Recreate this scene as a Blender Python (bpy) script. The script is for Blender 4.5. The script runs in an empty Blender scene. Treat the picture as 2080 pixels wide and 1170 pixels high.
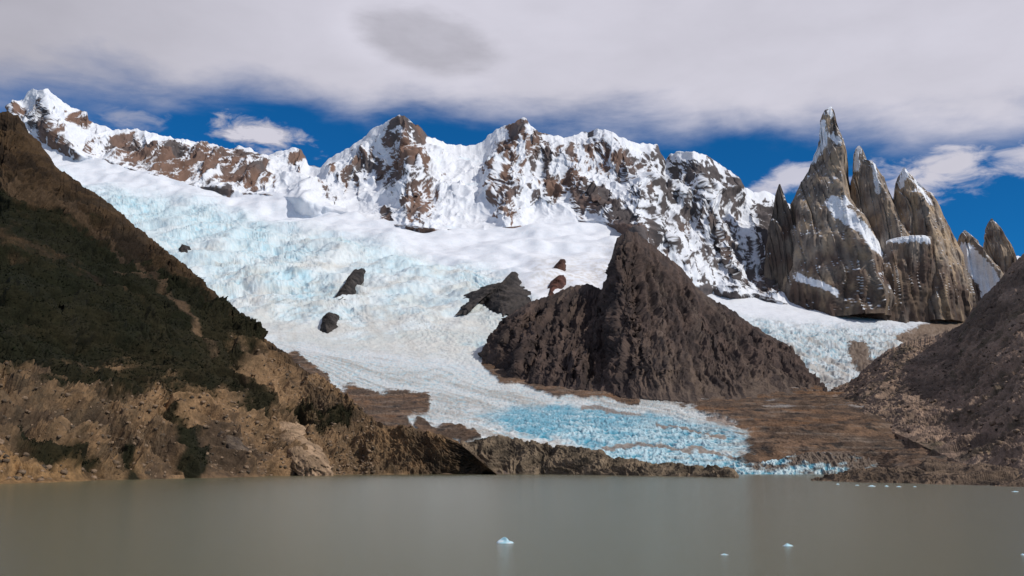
import bpy, math, random
import numpy as np
random.seed(3)
F=2080*35/36.0; PITCH=math.radians(10.0); CH=12.0
HZ=585+F*math.tan(PITCH)
cp,sp=math.cos(PITCH),math.sin(PITCH)
C=bpy.context.scene.collection
f32=np.float32
# ------------------------------------------------------------ noise
rng=np.random.RandomState(11)
PERM=np.concatenate([rng.permutation(256)]*2).astype(np.int32)
GR=rng.normal(size=(256,3)); GR/=np.linalg.norm(GR,axis=1)[:,None]; GR=GR.astype(f32)
def pn(x,y,z):
    x=np.asarray(x,dtype=f32);y=np.asarray(y,dtype=f32)+np.zeros_like(x);z=np.asarray(z,dtype=f32)+np.zeros_like(x)
    xf=np.floor(x);yf=np.floor(y);zf=np.floor(z)
    xi=xf.astype(np.int32)&255;yi=yf.astype(np.int32)&255;zi=zf.astype(np.int32)&255
    x=x-xf;y=y-yf;z=z-zf
    u=x*x*x*(x*(x*6-15)+10);v=y*y*y*(y*(y*6-15)+10);w=z*z*z*(z*(z*6-15)+10)
    out=0
    for i in (0,1):
        a=PERM[(xi+i)&255]; wu=u if i else 1-u
        for j in (0,1):
            b=PERM[(a+yi+j)&255]; wv=v if j else 1-v
            for k in (0,1):
                g=GR[PERM[(b+zi+k)&255]]; ww=w if k else 1-w
                out=out+wu*wv*ww*(g[...,0]*(x-i)+g[...,1]*(y-j)+g[...,2]*(z-k))
    return out*1.6
def fbm(x,y,z,o=4,g=0.5,s=0.0):
    t=0;a=1.0;n=0;f=1.0
    for i in range(o):
        t=t+a*pn(x*f+s+i*17.3,y*f+s*0.7+i*5.1,z*f+i*9.7); n+=a; a*=g; f*=2.03
    return t/n*1.3
def ridged(x,y,z,o=4,g=0.5,s=0.0,sharp=False):
    t=0;a=1.0;n=0;f=1.0;w=1.0
    for i in range(o):
        r=1-np.minimum(1,np.abs(pn(x*f+s+i*7.3,y*f+s*0.3+i*3.1,z*f+i*1.7))*1.5)
        if not sharp: r=r*r
        t=t+a*r*w; w=1.0 if sharp else np.clip(r*1.6,0.25,1); n+=a; a*=g; f*=2.07
    return t/n-(0.22 if sharp else 0)
def sst(a,b,x):
    t=np.clip((x-a)/(b-a),0,1); return t*t*(3-2*t)
def mixc(a,b,t):
    a=np.asarray(a,dtype=f32);b=np.asarray(b,dtype=f32); t=np.asarray(t)[...,None]
    return a*(1-t)+b*t
def full(sh,c): return np.zeros(sh+(3,),dtype=f32)+np.array(c,dtype=f32)
# ------------------------------------------------------------ photo geometry -> place
def P(px,py,d):
    a=(px-1040)/F; b=(585-py)/F
    dy=cp-sp*b; dz=sp+cp*b
    return a*d/dy, d+0*px, CH+dz*d/dy
def dist_at(py,z=-1.0):
    b=(585-py)/F; return (z-CH)/((sp+cp*b)/(cp-sp*b))
def IP(x,pts,k=1): 
    pts=sorted(pts,key=lambda p:p[0]); return np.interp(x,[p[0] for p in pts],[p[k] for p in pts])
def cap(PX,PY,pts,w):
    best=None
    if len(pts)==1: pts=pts*2
    for (x0,y0),(x1,y1) in zip(pts[:-1],pts[1:]):
        dx,dy=x1-x0,y1-y0; L=dx*dx+dy*dy+1e-6
        t=np.clip(((PX-x0)*dx+(PY-y0)*dy)/L,0,1)
        d=np.hypot(PX-x0-t*dx,PY-y0-t*dy)
        best=d if best is None else np.minimum(best,d)
    return np.clip(1-best/w,-1,1)
def ell(PX,PY,cx,cy,rx,ry,ang=0):
    a=math.radians(ang);c,s=math.cos(a),math.sin(a)
    u=((PX-cx)*c+(PY-cy)*s)/rx; v=(-(PX-cx)*s+(PY-cy)*c)/ry
    return np.clip(1-np.hypot(u,v),-1,1)
def gnorm(X,Y,Z,wrap=False):
    if wrap:
        c=[(np.roll(A,-1,1)-np.roll(A,1,1)) for A in (X,Y,Z)]
    else: c=[np.gradient(A,axis=1) for A in (X,Y,Z)]
    r=[np.gradient(A,axis=0) for A in (X,Y,Z)]
    n=np.stack([r[1]*c[2]-r[2]*c[1], r[2]*c[0]-r[0]*c[2], r[0]*c[1]-r[1]*c[0]],-1)
    return n/(np.linalg.norm(n,axis=-1,keepdims=True)+1e-9)
# ------------------------------------------------------------ materials
def terrain_mat(name,s1=0.05,s2=0.4,amp=0.5,bump=0.6,bd=1.0,rough=0.95,spec=0.15):
    m=bpy.data.materials.new(name); m.use_nodes=True; nt=m.node_tree; N=nt.nodes; L=nt.links
    b=N['Principled BSDF']; b.inputs['Roughness'].default_value=rough; b.inputs['Specular IOR Level'].default_value=spec
    at=N.new('ShaderNodeAttribute'); at.attribute_name='col'
    tc=N.new('ShaderNodeTexCoord')
    n1=N.new('ShaderNodeTexNoise'); n1.inputs['Scale'].default_value=s1; n1.inputs['Detail'].default_value=4; n1.inputs['Roughness'].default_value=0.65
    n2=N.new('ShaderNodeTexNoise'); n2.inputs['Scale'].default_value=s2; n2.inputs['Detail'].default_value=3; n2.inputs['Roughness'].default_value=0.7
    L.new(tc.outputs['Object'],n1.inputs['Vector']); L.new(tc.outputs['Object'],n2.inputs['Vector'])
    ad=N.new('ShaderNodeMath'); ad.operation='ADD'; L.new(n1.outputs['Fac'],ad.inputs[0]); L.new(n2.outputs['Fac'],ad.inputs[1])
    mr=N.new('ShaderNodeMapRange'); mr.inputs['From Min'].default_value=0.7; mr.inputs['From Max'].default_value=1.3
    mr.inputs['To Min'].default_value=1-amp; mr.inputs['To Max'].default_value=1+amp; L.new(ad.outputs[0],mr.inputs['Value'])
    mx=N.new('ShaderNodeVectorMath'); mx.operation='SCALE'; L.new(at.outputs['Color'],mx.inputs[0]); L.new(mr.outputs['Result'],mx.inputs['Scale'])
    L.new(mx.outputs[0],b.inputs['Base Color'])
    if bump>0:
        bp=N.new('ShaderNodeBump'); bp.inputs['Strength'].default_value=bump; bp.inputs['Distance'].default_value=bd
        L.new(ad.outputs[0],bp.inputs['Height']); L.new(bp.outputs['Normal'],b.inputs['Normal'])
    return m
MAT={
 'snow':terrain_mat('snow_and_rock',0.012,0.06,0.06,0.3,10,0.8,0.2),
 'ice':terrain_mat('glacier_ice',0.03,0.15,0.08,0.35,4,0.6,0.3),
 'granite':terrain_mat('granite',0.02,0.09,0.16,0.25,6),
 'brown':terrain_mat('brown_rock',0.02,0.11,0.30,0.5,6),
 'slope':terrain_mat('hillside_rock',0.06,0.4,0.4,0.7,2.0),
 'moraine':terrain_mat('moraine_rubble',0.05,0.35,0.5,0.9,2.2),
}
def add_mesh(name,V,Fc,col,mat,parent=None,smooth=True):
    me=bpy.data.meshes.new(name)
    V=np.ascontiguousarray(V,dtype=f32); Fc=np.ascontiguousarray(Fc,dtype=np.int32)
    k=Fc.shape[1]
    me.vertices.add(len(V)); me.vertices.foreach_set('co',V.ravel())
    me.loops.add(Fc.size); me.loops.foreach_set('vertex_index',Fc.ravel())
    me.polygons.add(len(Fc)); me.polygons.foreach_set('loop_start',np.arange(0,Fc.size,k,dtype=np.int32))
    me.polygons.foreach_set('loop_total',np.full(len(Fc),k,dtype=np.int32))
    if smooth: me.polygons.foreach_set('use_smooth',np.ones(len(Fc),dtype=bool))
    me.update(calc_edges=True)
    if col is not None:
        ca=me.color_attributes.new('col','FLOAT_COLOR','POINT')
        c4=np.ones((len(V),4),dtype=f32); c4[:,:3]=np.clip(col,0,1); ca.data.foreach_set('color',c4.ravel())
    me.materials.append(mat)
    o=bpy.data.objects.new(name,me); C.objects.link(o); o.parent=parent
    return o
def grid_faces(R,Cn,wrap=False):
    r=np.arange(R-1)[:,None]; c=np.arange(Cn if wrap else Cn-1)[None,:]; c2=(c+1)%Cn
    return np.stack([r*Cn+c,(r+1)*Cn+c,(r+1)*Cn+c2,r*Cn+c2],-1).reshape(-1,4)
def sub_mesh(name,V,Fc,col,mat,fm):
    Fs=Fc[fm]; u,inv=np.unique(Fs.ravel(),return_inverse=True)
    return add_mesh(name,V[u],inv.reshape(Fs.shape),col[u],mat)
def tag(o,label=None,cat=None,group=None,kind=None):
    if label:o['label']=label
    if cat:o['category']=cat
    if group:o['group']=group
    if kind:o['kind']=kind
    return o
def loft(PX,curves,rows):
    """curves: list of point lists (x,y,d) top to bottom"""
    ys=[IP(PX,c,1) for c in curves]; ds=[IP(PX,c,2) for c in curves]
    Y=[];D=[];S=[]
    for i,n in enumerate(rows):
        last=i==len(rows)-1
        t=np.linspace(0,1,n+(1 if last else 0),endpoint=last)[:,None]
        Y.append(ys[i]*(1-t)+ys[i+1]*t); D.append(ds[i]*(1-t)+ds[i+1]*t); S.append(t+i+0*PX)
    PY=np.concatenate(Y);D=np.concatenate(D);S=np.concatenate(S)
    return np.broadcast_to(PX,PY.shape).astype(f32),PY.astype(f32),D.astype(f32),S
def displace(X,Y,Z,n,h): return X+n[...,0]*h,Y+n[...,1]*h,Z+n[...,2]*h
def finish(name,X,Y,Z,col,mat,smooth=True):
    V=np.stack([X,Y,Z],-1).reshape(-1,3)
    return add_mesh(name,V,grid_faces(*X.shape),col.reshape(-1,3),mat,smooth=smooth)

SNOW=(0.78,0.80,0.84)
# valley floor distance
GY=[(230,8700),(300,8100),(380,7400),(450,6600),(500,5700),(600,4500),(700,3550),(750,3050),(780,2700),(800,2350),(830,1850),(850,1560),(870,1380),(915,1250),(955,1180),(963,1160),(1000,1100)]
GY2=[(600,4500),(780,2700),(800,2350),(850,1800),(900,1350),(940,1000),(960,780),(975,600),(990,490),(1000,440)]
def G(px,py):
    w=sst(1750,1900,px)
    return IP(py,GY)*(1-w)+IP(py,GY2)*w
TOPC=[(-60,245),(0,255),(100,285),(200,322),(300,352),(400,378),(540,394),(620,407),(700,432),(790,455),(900,466),(1000,466),(1100,452),(1200,448),(1260,458),(1300,480),(1400,602),(1500,680),(1600,745),(1690,800),(2140,800)]
# ============================================================ snowy range
sky=[(-60,230),(0,232),(20,228),(30,210),(48,200),(55,186),(68,180),(80,184),(98,178),(108,190),(125,205),(145,216),(160,221),(178,226),(182,244),(205,252),(235,262),(280,262),(310,268),(345,278),(375,284),(400,288),(430,290),(450,298),(470,302),(490,298),(510,302),(525,312),(545,317),(560,310),(580,303),(600,298),(610,300),(622,320),(628,333),(650,337),(665,325),(685,312),(710,300),(735,283),(760,262),(785,247),(800,240),(812,233),(822,236),(835,245),(850,255),(868,272),(885,280),(905,290),(935,293),(960,296),(978,288),(990,277),(1010,262),(1035,252),(1055,243),(1062,238),(1070,241),(1078,256),(1090,266),(1110,270),(1130,275),(1145,280),(1165,275),(1190,266),(1215,262),(1240,266),(1262,282),(1290,290),(1320,292),(1335,296),(1340,310),(1352,325),(1362,314),(1385,308),(1410,306),(1435,314),(1460,328),(1480,345),(1500,362),(1512,382),(1530,392),(1550,388),(1568,392),(1620,425),(1700,450),(1800,470),(1900,478),(1950,500),(2000,508),(2060,520),(2140,530)]
def skd(x): return float(np.interp(x,[-60,0,500,800,1060,1300,1560,2140],[9000,9000,8900,8500,8400,8000,7900,7700]))
PX=np.arange(-60,2141,1.4).astype(f32)
baseX=[(x,y,float(G(x,y))) for x,y in TOPC if x<=1300]+[(1340,540,6400),(1400,578,6600),(1560,608,6700),(1700,628,6750),(2140,650,6800)]
c_back=[(x,y+60,skd(x)+700) for x,y in sky]
c_sky=[(x,y,skd(x)) for x,y in sky]
c_base=baseX
c_low=[(x,y+50,d-60) for x,y,d in baseX]
px,py,D,S=loft(PX,[c_back,c_sky,c_base,c_low],[6,230,16])
fr=np.clip(S-1,0,1); edge=np.where(S<1,0.1,0.12+0.88*sst(0,0.22,S-1))
# fine skyline jaggedness
jag=fbm(px/14.0,0*px,0*px+2.2,4)*5.0*np.where(S<1,1,np.clip(1-(S-1)*5,0,1))
py=py+jag
def spur(pts,w,A): 
    global D
    D=D-A*np.clip(cap(wx,wy,pts,w),0,1)
wx=px+fbm(px/40,py/40,0*px,3)*14; wy=py+fbm(px/40,py/40,0*px+5,3)*10
spur([(815,236),(825,300),(850,430)],75,380)
spur([(805,240),(700,330),(620,400)],60,320)
spur([(840,250),(900,330),(930,400)],45,180)
spur([(1062,240),(1040,320),(1035,410)],60,330)
spur([(1080,260),(1110,330),(1110,390)],40,200)
spur([(1130,275),(1180,370),(1290,470)],55,380)
spur([(1240,266),(1300,380),(1400,560)],60,280)
spur([(1410,306),(1440,400),(1500,560)],60,280)
spur([(1500,362),(1540,460),(1580,590)],45,220)
spur([(90,180),(110,260),(150,300)],45,260)
spur([(300,268),(330,340)],40,120); spur([(430,290),(450,360)],40,120); spur([(500,300),(540,380)],35,150)
X,Y,Z=P(px,py,D)
n=gnorm(X,Y,Z)
r1=ridged(X/620,Y/1500,Z/1300,5,0.5,3.1); r2=ridged(X/170+1.5*pn(X/400,Y/400,Z/400),Y/700,Z/420,5,0.55,8.8,True)
r3=ridged(X/60,Y/300,Z/150,3,0.6,2.8,True)
# rock exposure
m=-1+0*px
def R(f,w=1.0):
    global m
    m=np.maximum(m,f*w)
R(cap(wx,wy,[(85,235),(100,265),(130,300)],28)); R(cap(wx,wy,[(30,215),(45,225)],12)); R(cap(wx,wy,[(150,228),(178,238)],18)); R(cap(wx,wy,[(195,290),(215,295)],14))
R(cap(wx,wy,[(255,300),(300,320),(400,330),(520,350)],50)*1.15); R(cap(wx,wy,[(310,350),(360,360)],16)); R(cap(wx,wy,[(440,385),(460,388)],16))
R(cap(wx,wy,[(480,310),(520,322)],24)*1.5); R(cap(wx,wy,[(585,308),(610,318)],18)*0.9)
R(cap(wx,wy,[(815,240),(862,276)],22)*1.4); R(cap(wx,wy,[(815,300),(835,350),(850,430)],54)*0.85); R(cap(wx,wy,[(740,330),(800,345)],30)*.75); R(cap(wx,wy,[(690,350),(720,356)],18)*.9); R(cap(wx,wy,[(776,415),(785,452)],12)*2)
R(cap(wx,wy,[(1062,245),(1030,300)],36)*1.2); R(cap(wx,wy,[(1050,290),(1030,350),(1040,415)],42)*.85); R(cap(wx,wy,[(1090,280),(1120,350),(1110,395)],36)*.9); R(cap(wx,wy,[(660,380),(670,390)],14)*.7)
R(cap(wx,wy,[(1140,350),(1180,410)],30)*.9); R(cap(wx,wy,[(1205,375),(1250,420),(1290,475)],36)*2.0); R(cap(wx,wy,[(1180,300),(1330,330)],42)*.66)
R(cap(wx,wy,[(1365,335),(1430,345),(1490,385)],50)*.95); R(cap(wx,wy,[(1340,380),(1400,440)],80)*.60); R(cap(wx,wy,[(1400,460),(1500,520)],100)*.55);R(cap(wx,wy,[(1300,330),(1330,470)],70)*.58)
R(cap(wx,wy,[(1555,420),(1572,560)],40)*1.0)
ma=sst(-0.4,0.4,m)
smooth=sst(0.8,1.0,fr)
h=(r1-0.45)*190*edge*(1-0.7*smooth)+(r2-0.4)*100*edge*(1-0.8*smooth)*(0.2+0.8*ma)+(r3-.4)*26*edge*ma
X,Y,Z=displace(X,Y,Z,n,h); n=gnorm(X,Y,Z)
st=fbm(X/64+0.8*pn(X/200,Y/200,Z/200),Y/400,Z/330,5,0.52,4.0)
st2=fbm(X/160,Y/600,Z/60,3,0.5,9.0)
rock=m*1.15-0.60+st*1.6+st2*0.25+(0.55-n[...,2])*1.0+(0.38-r3)*0.3
rock=sst(-0.02,0.16,rock)*sst(-0.5,-0.1,m)
red=sst(-0.3,0.5,fbm(X/500,Y/500,Z/400,3,0.5,1.0)+0.2-0.6*sst(1130,1350,px))
rc=mixc((0.085,0.072,0.070),(0.155,0.095,0.070),red)*(0.75+0.6*sst(-0.5,0.6,st))[...,None]
sc=mixc(SNOW,(0.62,0.76,0.84),sst(0.25,0.6,fbm(X/260,Y/260,Z/150,4,0.6,6.0))*0.45*(px>860)*(px<1060))
sc=sc*(0.92+0.08*sst(-0.3,0.5,fbm(X/90,Y/90,Z/200,4,.6,44)))[...,None]
col=mixc(sc,rc,rock)
tag(finish('snow_mountain_range',X,Y,Z,col,MAT['snow']),'long snow covered mountain range with reddish rock faces across the back','mountain range',kind='structure')
# ============================================================ valley floor: glacier + moraine
PX=np.arange(-60,2141,1.4).astype(f32)
top=[(x,y,0) for x,y in TOPC]; bot=[(-60,985,0),(1790,985,0),(1850,972,0),(2140,975,0)]
px,py,D,S=loft(PX,[top,bot],[560])
D=G(px,py)
wx=px+fbm(px/50,py/50,0*px+1,3)*22; wy=py+fbm(px/50,py/35,0*px+7,3)*12
icetop=IP(px,[(-60,300),(100,335),(200,372),(330,380),(430,398),(560,436),(700,462),(800,482),(930,520),(1010,515),(1060,560),(1120,640),(1300,680)])
fall=sst(-8,40,wy-icetop)*sst(735,700,wy-0.10*(wx-700)+0*px)         # 1 inside the icefall
snowR=np.clip(cap(wx,wy,[(1080,500),(1160,520),(1200,570)],120)*2,0,1)
fall=fall*(1-0.85*snowR)
up=IP(px,[(500,668),(620,700),(760,712),(900,725),(1000,770),(1100,785),(1200,795),(1290,808),(1370,825),(1400,838),(1480,850),(1560,870)])
lo=IP(px,[(500,700),(600,730),(680,790),(760,850),(900,878),(1000,890),(1230,925),(1500,965),(1600,975)])
v=(py-up)/(lo-up+1)
X,Y,Z=P(px,py,D); n=gnorm(X,Y,Z)
# moraine mask
mor=-1+0*px
def Mo(f): 
    global mor
    mor=np.maximum(mor,f)
edx=IP(wy,[(780,1290),(806,1300),(816,1370),(830,1410),(845,1450),(860,1490),(880,1515),(925,1515),(940,1505),(960,1520)])
Mo(np.clip((wx-edx)/75,-1,1))
Mo(cap(wx,wy,[(715,812),(780,822),(850,822)],26)*1.3); Mo(cap(wx,wy,[(740,845),(800,868)],30)*1.3); Mo(cap(wx,wy,[(590,722),(640,756),(670,796)],13))
Mo(cap(wx,wy,[(850,868),(960,890)],12))
Mo(cap(wx,wy,[(985,735),(1040,772),(1120,788),(1200,799),(1290,812)],11)*1.2)
Mo(np.clip((py-IP(px,[(-60,300),(500,700),(720,850),(900,905),(960,912),(1000,905),(1110,918),(1230,940),(1300,955),(1490,966),(1520,1000)]))/10,-1,1)*(px<1500)-2*(px>=1500))
mor=np.clip(mor,-1,1)
mm=sst(-0.2,0.2,mor+0.55*fbm(X/30,Y/40,Z/12,4,0.65,2.0))
strip=np.maximum.reduce([cap(wx,wy,[(1235,912),(1300,904),(1350,904),(1410,915),(1490,936)],5),0.9*cap(wx,wy,[(1180,828),(1300,841)],5),cap(wx,wy,[(1430,848),(1480,862)],8),cap(wx,wy,[(1330,862),(1420,876),(1480,892)],4)])
dirt=sst(0.0,0.5,strip+0.5*fbm(X/14,Y/25,Z/8,4,0.6,22))
# relief: arcuate crevasse bands across the icefall
zb=Z+90*fbm(X/420,Y/500,Z/500,2,.5,3)
ser=ridged(X/64,Y/200,zb/17,3,0.6,5.5,True); serf=ridged(X/22+.6*pn(X/80,Y/80,Z/80),Y/60,Z/11,3,.6,15.5,True); ser2=fbm(X/34,Y/34,Z/18,4,0.6,2.5)
big=fbm(X/420,Y/420,Z/300,3,0.5,7.7)
A=IP(py,[(380,12),(450,13),(600,11),(700,7),(760,4),(850,4),(900,4),(960,3)])
blue=np.clip(ell(wx,wy,1262,874,320,46,6)*2.2,0,1)*(1-mm)
blue=np.maximum(blue,np.clip(cap(wx,wy,[(1220,922),(1500,952)],30)*1.8,0,1)*(1-mm))
serN=ridged(X/8.5+0.6*pn(X/40,Y/40,Z/40),Y/40,Z/4.2,3,0.6,1.2,True)
serM=ridged(X/20+0.6*pn(X/60,Y/60,Z/60),Y/30,Z/7,4,0.6,4.2,True)
flow=fbm(v*7+0.9*fbm(px/130,py/130,0*px,3),px/300,0*px,5,0.66,3.3)
flow=flow+0.5*fbm(v*26+.5*pn(px/40,py/20,0*px),px/160,0*px+3,3,0.6,1.3)
ts=fbm((X+.25*Y)/210,(Y)/1800,Z/1500,4,.55,11)         # long streams down the fall
dens=sst(-0.35,0.3,ts+0.25*ser2)
h=fall*(((ser-0.4)*1.5+(serf-.4)*.9)*A*(0.25+0.75*dens)+ser2*A*0.35)+big*70*sst(700,560,py)*sst(240,330,py)+fall*fbm(X/160,Y/260,Z/90,4,.5,17)*36*sst(700,600,py)
tong=sst(690,740,py-0.1*(px-700))
h=h+tong*(1-mm)*(flow*3+(serM-0.4)*6)*IP(py,[(800,1.0),(860,0.9),(960,0.6)])
h=h+blue*(serN-0.4)*5.5*(1-.8*dirt)
h=h+mm*(ridged(X/90,Y/120,Z/60,5,0.6,8,True)*14-3)*sst(985,930,py)
X,Y,Z=displace(X,Y,Z,n,h); n2=gnorm(X,Y,Z)
# colours
b1=sst(0.46,0.16,ser)*0.6+sst(.42,.16,serf)*.45+0.35*sst(0.1,-0.5,ser2)
patch=sst(-0.4,0.35,fbm(X/330,Y/500,Z/200,4,0.6,4.4)+0.0016*(590-py))
ic=mixc((0.71,0.75,0.75),(0.25,0.52,0.64),np.clip(b1,0,1)*(0.25+0.75*patch)*(.35+.65*dens))
ic=mixc(ic,(0.50,0.68,0.74),patch*0.45)
cream=sst(-0.2,0.45,fbm(X/160,Y/350,Z/110,5,0.65,6.1)+0.0030*(py-580))
ic=mixc(ic,(0.55,0.50,0.42),cream*0.5)
ic=mixc(ic,(0.50,0.47,0.42),sst(.1,.5,fbm((X+.25*Y)/60,Y/1500,Z/1200,4,.6,31))*0.4*sst(450,620,py))
col=mixc(full(px.shape,SNOW),ic,fall)
col=mixc(col,(0.55,0.47,0.38),np.clip(cap(wx,wy,[(1110,560),(1180,570),(1240,540)],60),0,1)*0.7*sst(-0.3,0.4,ser2))
tg=mixc((0.60,0.62,0.61),(0.34,0.31,0.265),sst(-0.15,0.45,flow)*0.75)
tg=mixc(tg,(0.26,0.20,0.15),sst(0.0,0.5,fbm(v*5+.8*fbm(px/60,py/40,0*px,3),px/120,0*px,5,0.7,1.5))*sst(760,850,py)*0.55)
tg=mixc(tg,(0.34,0.55,0.63),sst(0.42,0.15,serM)*0.7)
col=mixc(col,tg,tong)
bl=mixc((0.46,0.61,0.66),(0.045,0.25,0.35),sst(0.52,0.18,serN*0.5+serM*0.5))
bl=mixc(bl,(0.04,0.27,0.39),0.65*sst(-0.15,0.35,fbm(X/40,Y/60,Z/16,4,0.65,7.1)+0.006*(884-py)-0.0007*(px-1230)))
bl=mixc(bl,(0.30,0.26,0.22),0.65*sst(-.05,0.5,fbm(X/60,Y/60,Z/7,5,0.65,27)+0.0016*(px-1400)))
col=mixc(col,bl,sst(0.0,0.6,blue+0.25*ser2))
col=mixc(col,(0.22,0.14,0.09),dirt*0.8)
f1=fbm(X/70,Y/70,Z/70,5,0.6,3.7)
mc=mixc((0.085,0.058,0.041),(0.17,0.105,0.066),sst(-0.3,0.5,f1))
mc=mixc(mc,(0.19,0.10,0.05),sst(0.0,0.5,fbm(X/140,Y/180,Z/50,4,0.6,19))*sst(960,860,py)*0.7)
mc=mixc(mc,(0.035,0.028,0.024),sst(0.1,0.5,fbm(X/30,Y/45,Z/12,4,0.6,13)))
mc=mixc(mc,(0.24,0.19,0.15),sst(0.1,0.5,fbm(X/100,Y/100,Z/6,4,0.6,53))*.5)
mc=mixc(mc,(0.40,0.38,0.36),sst(0.3,0.6,fbm(X/120,Y/100,Z/14,4,0.6,23))*sst(850,815,py)*(px>1400))
col=mixc(col,mc,mm)
V=np.stack([X,Y,Z],-1).reshape(-1,3); Fc=grid_faces(*X.shape); fm=(mm.reshape(-1)[Fc].mean(1)>0.5)
tag(sub_mesh('glacier',V,Fc,col.reshape(-1,3),MAT['ice'],~fm),'wide crevassed icefall and glacier tongue running down to the lake','glacier',kind='structure')
tag(sub_mesh('moraine',V,Fc,col.reshape(-1,3),MAT['moraine'],fm),'brown rubble moraine beside the glacier tongue','moraine',kind='structure')
VAL=(px,py,X,Y,Z)
# ============================================================ ice cliff at lake
PX=np.arange(1470,1806,0.8).astype(f32)
tp=[(1470,950),(1490,942),(1540,940),(1580,934),(1600,926),(1650,919),(1700,920),(1740,924),(1770,934),(1800,946),(1806,960)]
px,py,D,S=loft(PX,[[(x,y+4,1230) for x,y in tp],[(x,y,1172) for x,y in tp],[(1470,968,1150),(1806,968,1150)]],[5,60])
py=py+fbm(px/9,0*px,0*px,3)*3*(S<=1.1)
X,Y,Z=P(px,py,D); n=gnorm(X,Y,Z); r=ridged(X/9,Y/9,Z/22,4,0.55,4,True)
X,Y,Z=displace(X,Y,Z,n,(r-0.4)*6)
col=mixc((0.50,0.62,0.65),(0.09,0.30,0.40),sst(0.5,0.2,r))
col=mixc(col,(0.13,0.095,0.07),sst(-0.15,0.35,fbm(X/30,Y/30,Z/12,4,0.6,2)+0.35*(1-np.clip(S-1,0,1))+0.0022*(px-1640)))
tag(finish('ice_cliff',X,Y,Z,col,MAT['ice']),'low dirty blue ice cliff where the glacier meets the lake','ice cliff',kind='structure')
# ============================================================ right-hand glacier
PX=np.arange(1290,2010,1.4).astype(f32)
px,py,D,S=loft(PX,[[(1290,530,6700),(1400,562,6800),(1560,598,6850),(1700,612,6850),(2010,645,6850)],[(1290,600,6450),(1560,628,6480),(1700,648,6430),(2010,668,6430)],[(1290,815,3700),(2010,815,3700)]],[25,190])
X,Y,Z=P(px,py,D); n=gnorm(X,Y,Z)
wx=px+fbm(px/40,py/40,0*px+3,3)*16; wy=py+fbm(px/40,py/40,0*px+9,3)*10
fall=sst(0,40,wy-IP(px,[(1400,610),(1520,628),(1620,640),(1700,640),(1900,652)]))
ser=ridged(X/60,Y/200,(Z+60*fbm(X/300,Y/400,Z/300,2))/16,3,0.6,15.5,True); ser2=fbm(X/24,Y/24,Z/12,4,0.65,12.5); serf=ridged(X/20+.6*pn(X/80,Y/80,Z/80),Y/60,Z/10,3,.6,25.5,True)
X,Y,Z=displace(X,Y,Z,n,fall*((ser-0.4)*16+(serf-.4)*11+ser2*5+fbm(X/130,Y/200,Z/70,4,.55,17)*40)+fbm(X/200,Y/200,Z/100,3)*10)
col=mixc(full(px.shape,(0.74,0.76,0.80)),mixc((0.56,0.60,0.61),(0.20,0.38,0.46),np.clip(sst(0.46,0.16,ser)*0.5+sst(.42,.16,serf)*.5,0,1)),fall)
col=mixc(col,(0.36,0.31,0.26),sst(-0.15,0.5,fbm(X/80,Y/500,Z/200,5,0.7,3)+0.003*(py-705)+0.001*(px-1700))*0.75*fall)
col=mixc(col,(0.15,0.11,0.08),sst(0.0,0.2,cap(wx,wy,[(1740,712),(1765,750)],24)+.7*ser2-.1))
col=mixc(col,(0.20,0.145,0.105),sst(-0.1,0.15,cap(wx,wy,[(1850,690),(1960,660)],24)+.4*ser2))
tag(finish('side_glacier',X,Y,Z,col,MAT['ice']),'smaller crevassed glacier below the granite spires','glacier',kind='structure')
# ============================================================ brown pyramid mountain
PX=np.arange(980,1680,1.25).astype(f32)
sk=[(980,728,3300),(985,720,3300),(1000,690,3330),(1020,650,3400),(1050,630,3480),(1080,612,3550),(1120,598,3620),(1150,586,3680),(1180,577,3720),(1205,578,3700),(1222,588,3700),(1230,575,3780),(1238,535,3850),(1246,512,3880),(1254,484,3900),(1275,469,3900),(1295,474,3900),(1310,487,3900),(1330,500,3900),(1380,540,3850),(1400,562,3800),(1420,590,3750),(1450,610,3700),(1480,625,3650),(1520,655,3500),(1560,680,3380),(1600,700,3280),(1625,730,3100),(1650,765,2900),(1672,792,2650),(1680,798,2600)]
bs=[(980,730,3280),(1000,742,3120),(1050,770,2820),(1100,784,2640),(1200,797,2400),(1290,810,2190),(1400,818,2060),(1500,814,2120),(1600,803,2300),(1680,800,2380)]
px,py,D,S=loft(PX,[[(x,y+40,d+350) for x,y,d in sk],sk,bs,[(x,y+22,d-5) for x,y,d in bs]],[5,260,8])
fr=np.clip(S-1,0,1); edge=np.where(S<1,0.1,0.1+0.9*sst(0,0.16,fr))*(0.35+0.65*sst(1.0,0.8,fr))
py=py+fbm(px/12,0*px,0*px+4,5,.6)*5*np.where(S<=1,1,np.clip(1-fr*8,0,1))
wx=px+fbm(px/50,py/50,0*px,5,.62)*30; wy=py+fbm(px/50,py/50,0*px+5,4)*20
bz=sst(0,0.14,fr)*(0.3+0.7*sst(1,.75,fr))
D=D-230*np.clip(cap(wx,wy,[(1275,470),(1262,560),(1280,640),(1340,760)],120),0,1)*bz
D=D-110*np.clip(cap(wx,wy,[(1180,570),(1150,660),(1140,760)],60),0,1)*bz
D=D-110*np.clip(cap(wx,wy,[(1380,540),(1450,680),(1500,780)],60),0,1)*bz
D=D-90*np.clip(cap(wx,wy,[(1060,630),(1060,700),(1060,760)],40),0,1)*bz
X,Y,Z=P(px,py,D); n=gnorm(X,Y,Z)
ang=np.arctan2(wx*.5+px*.5-1283,wy-330); rad=np.hypot(px-1283,py-330)
r1=ridged(ang*7,rad/400,0*px,6,0.6,2.2,True); r2=ridged(ang*26+.7*fbm(X/200,Y/200,Z/200,2),rad/160,0*px,5,0.62,6.2,True); r3=ridged(X/60+Z/150,Y/90,Z/90,5,.58,4.2,True)
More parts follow.
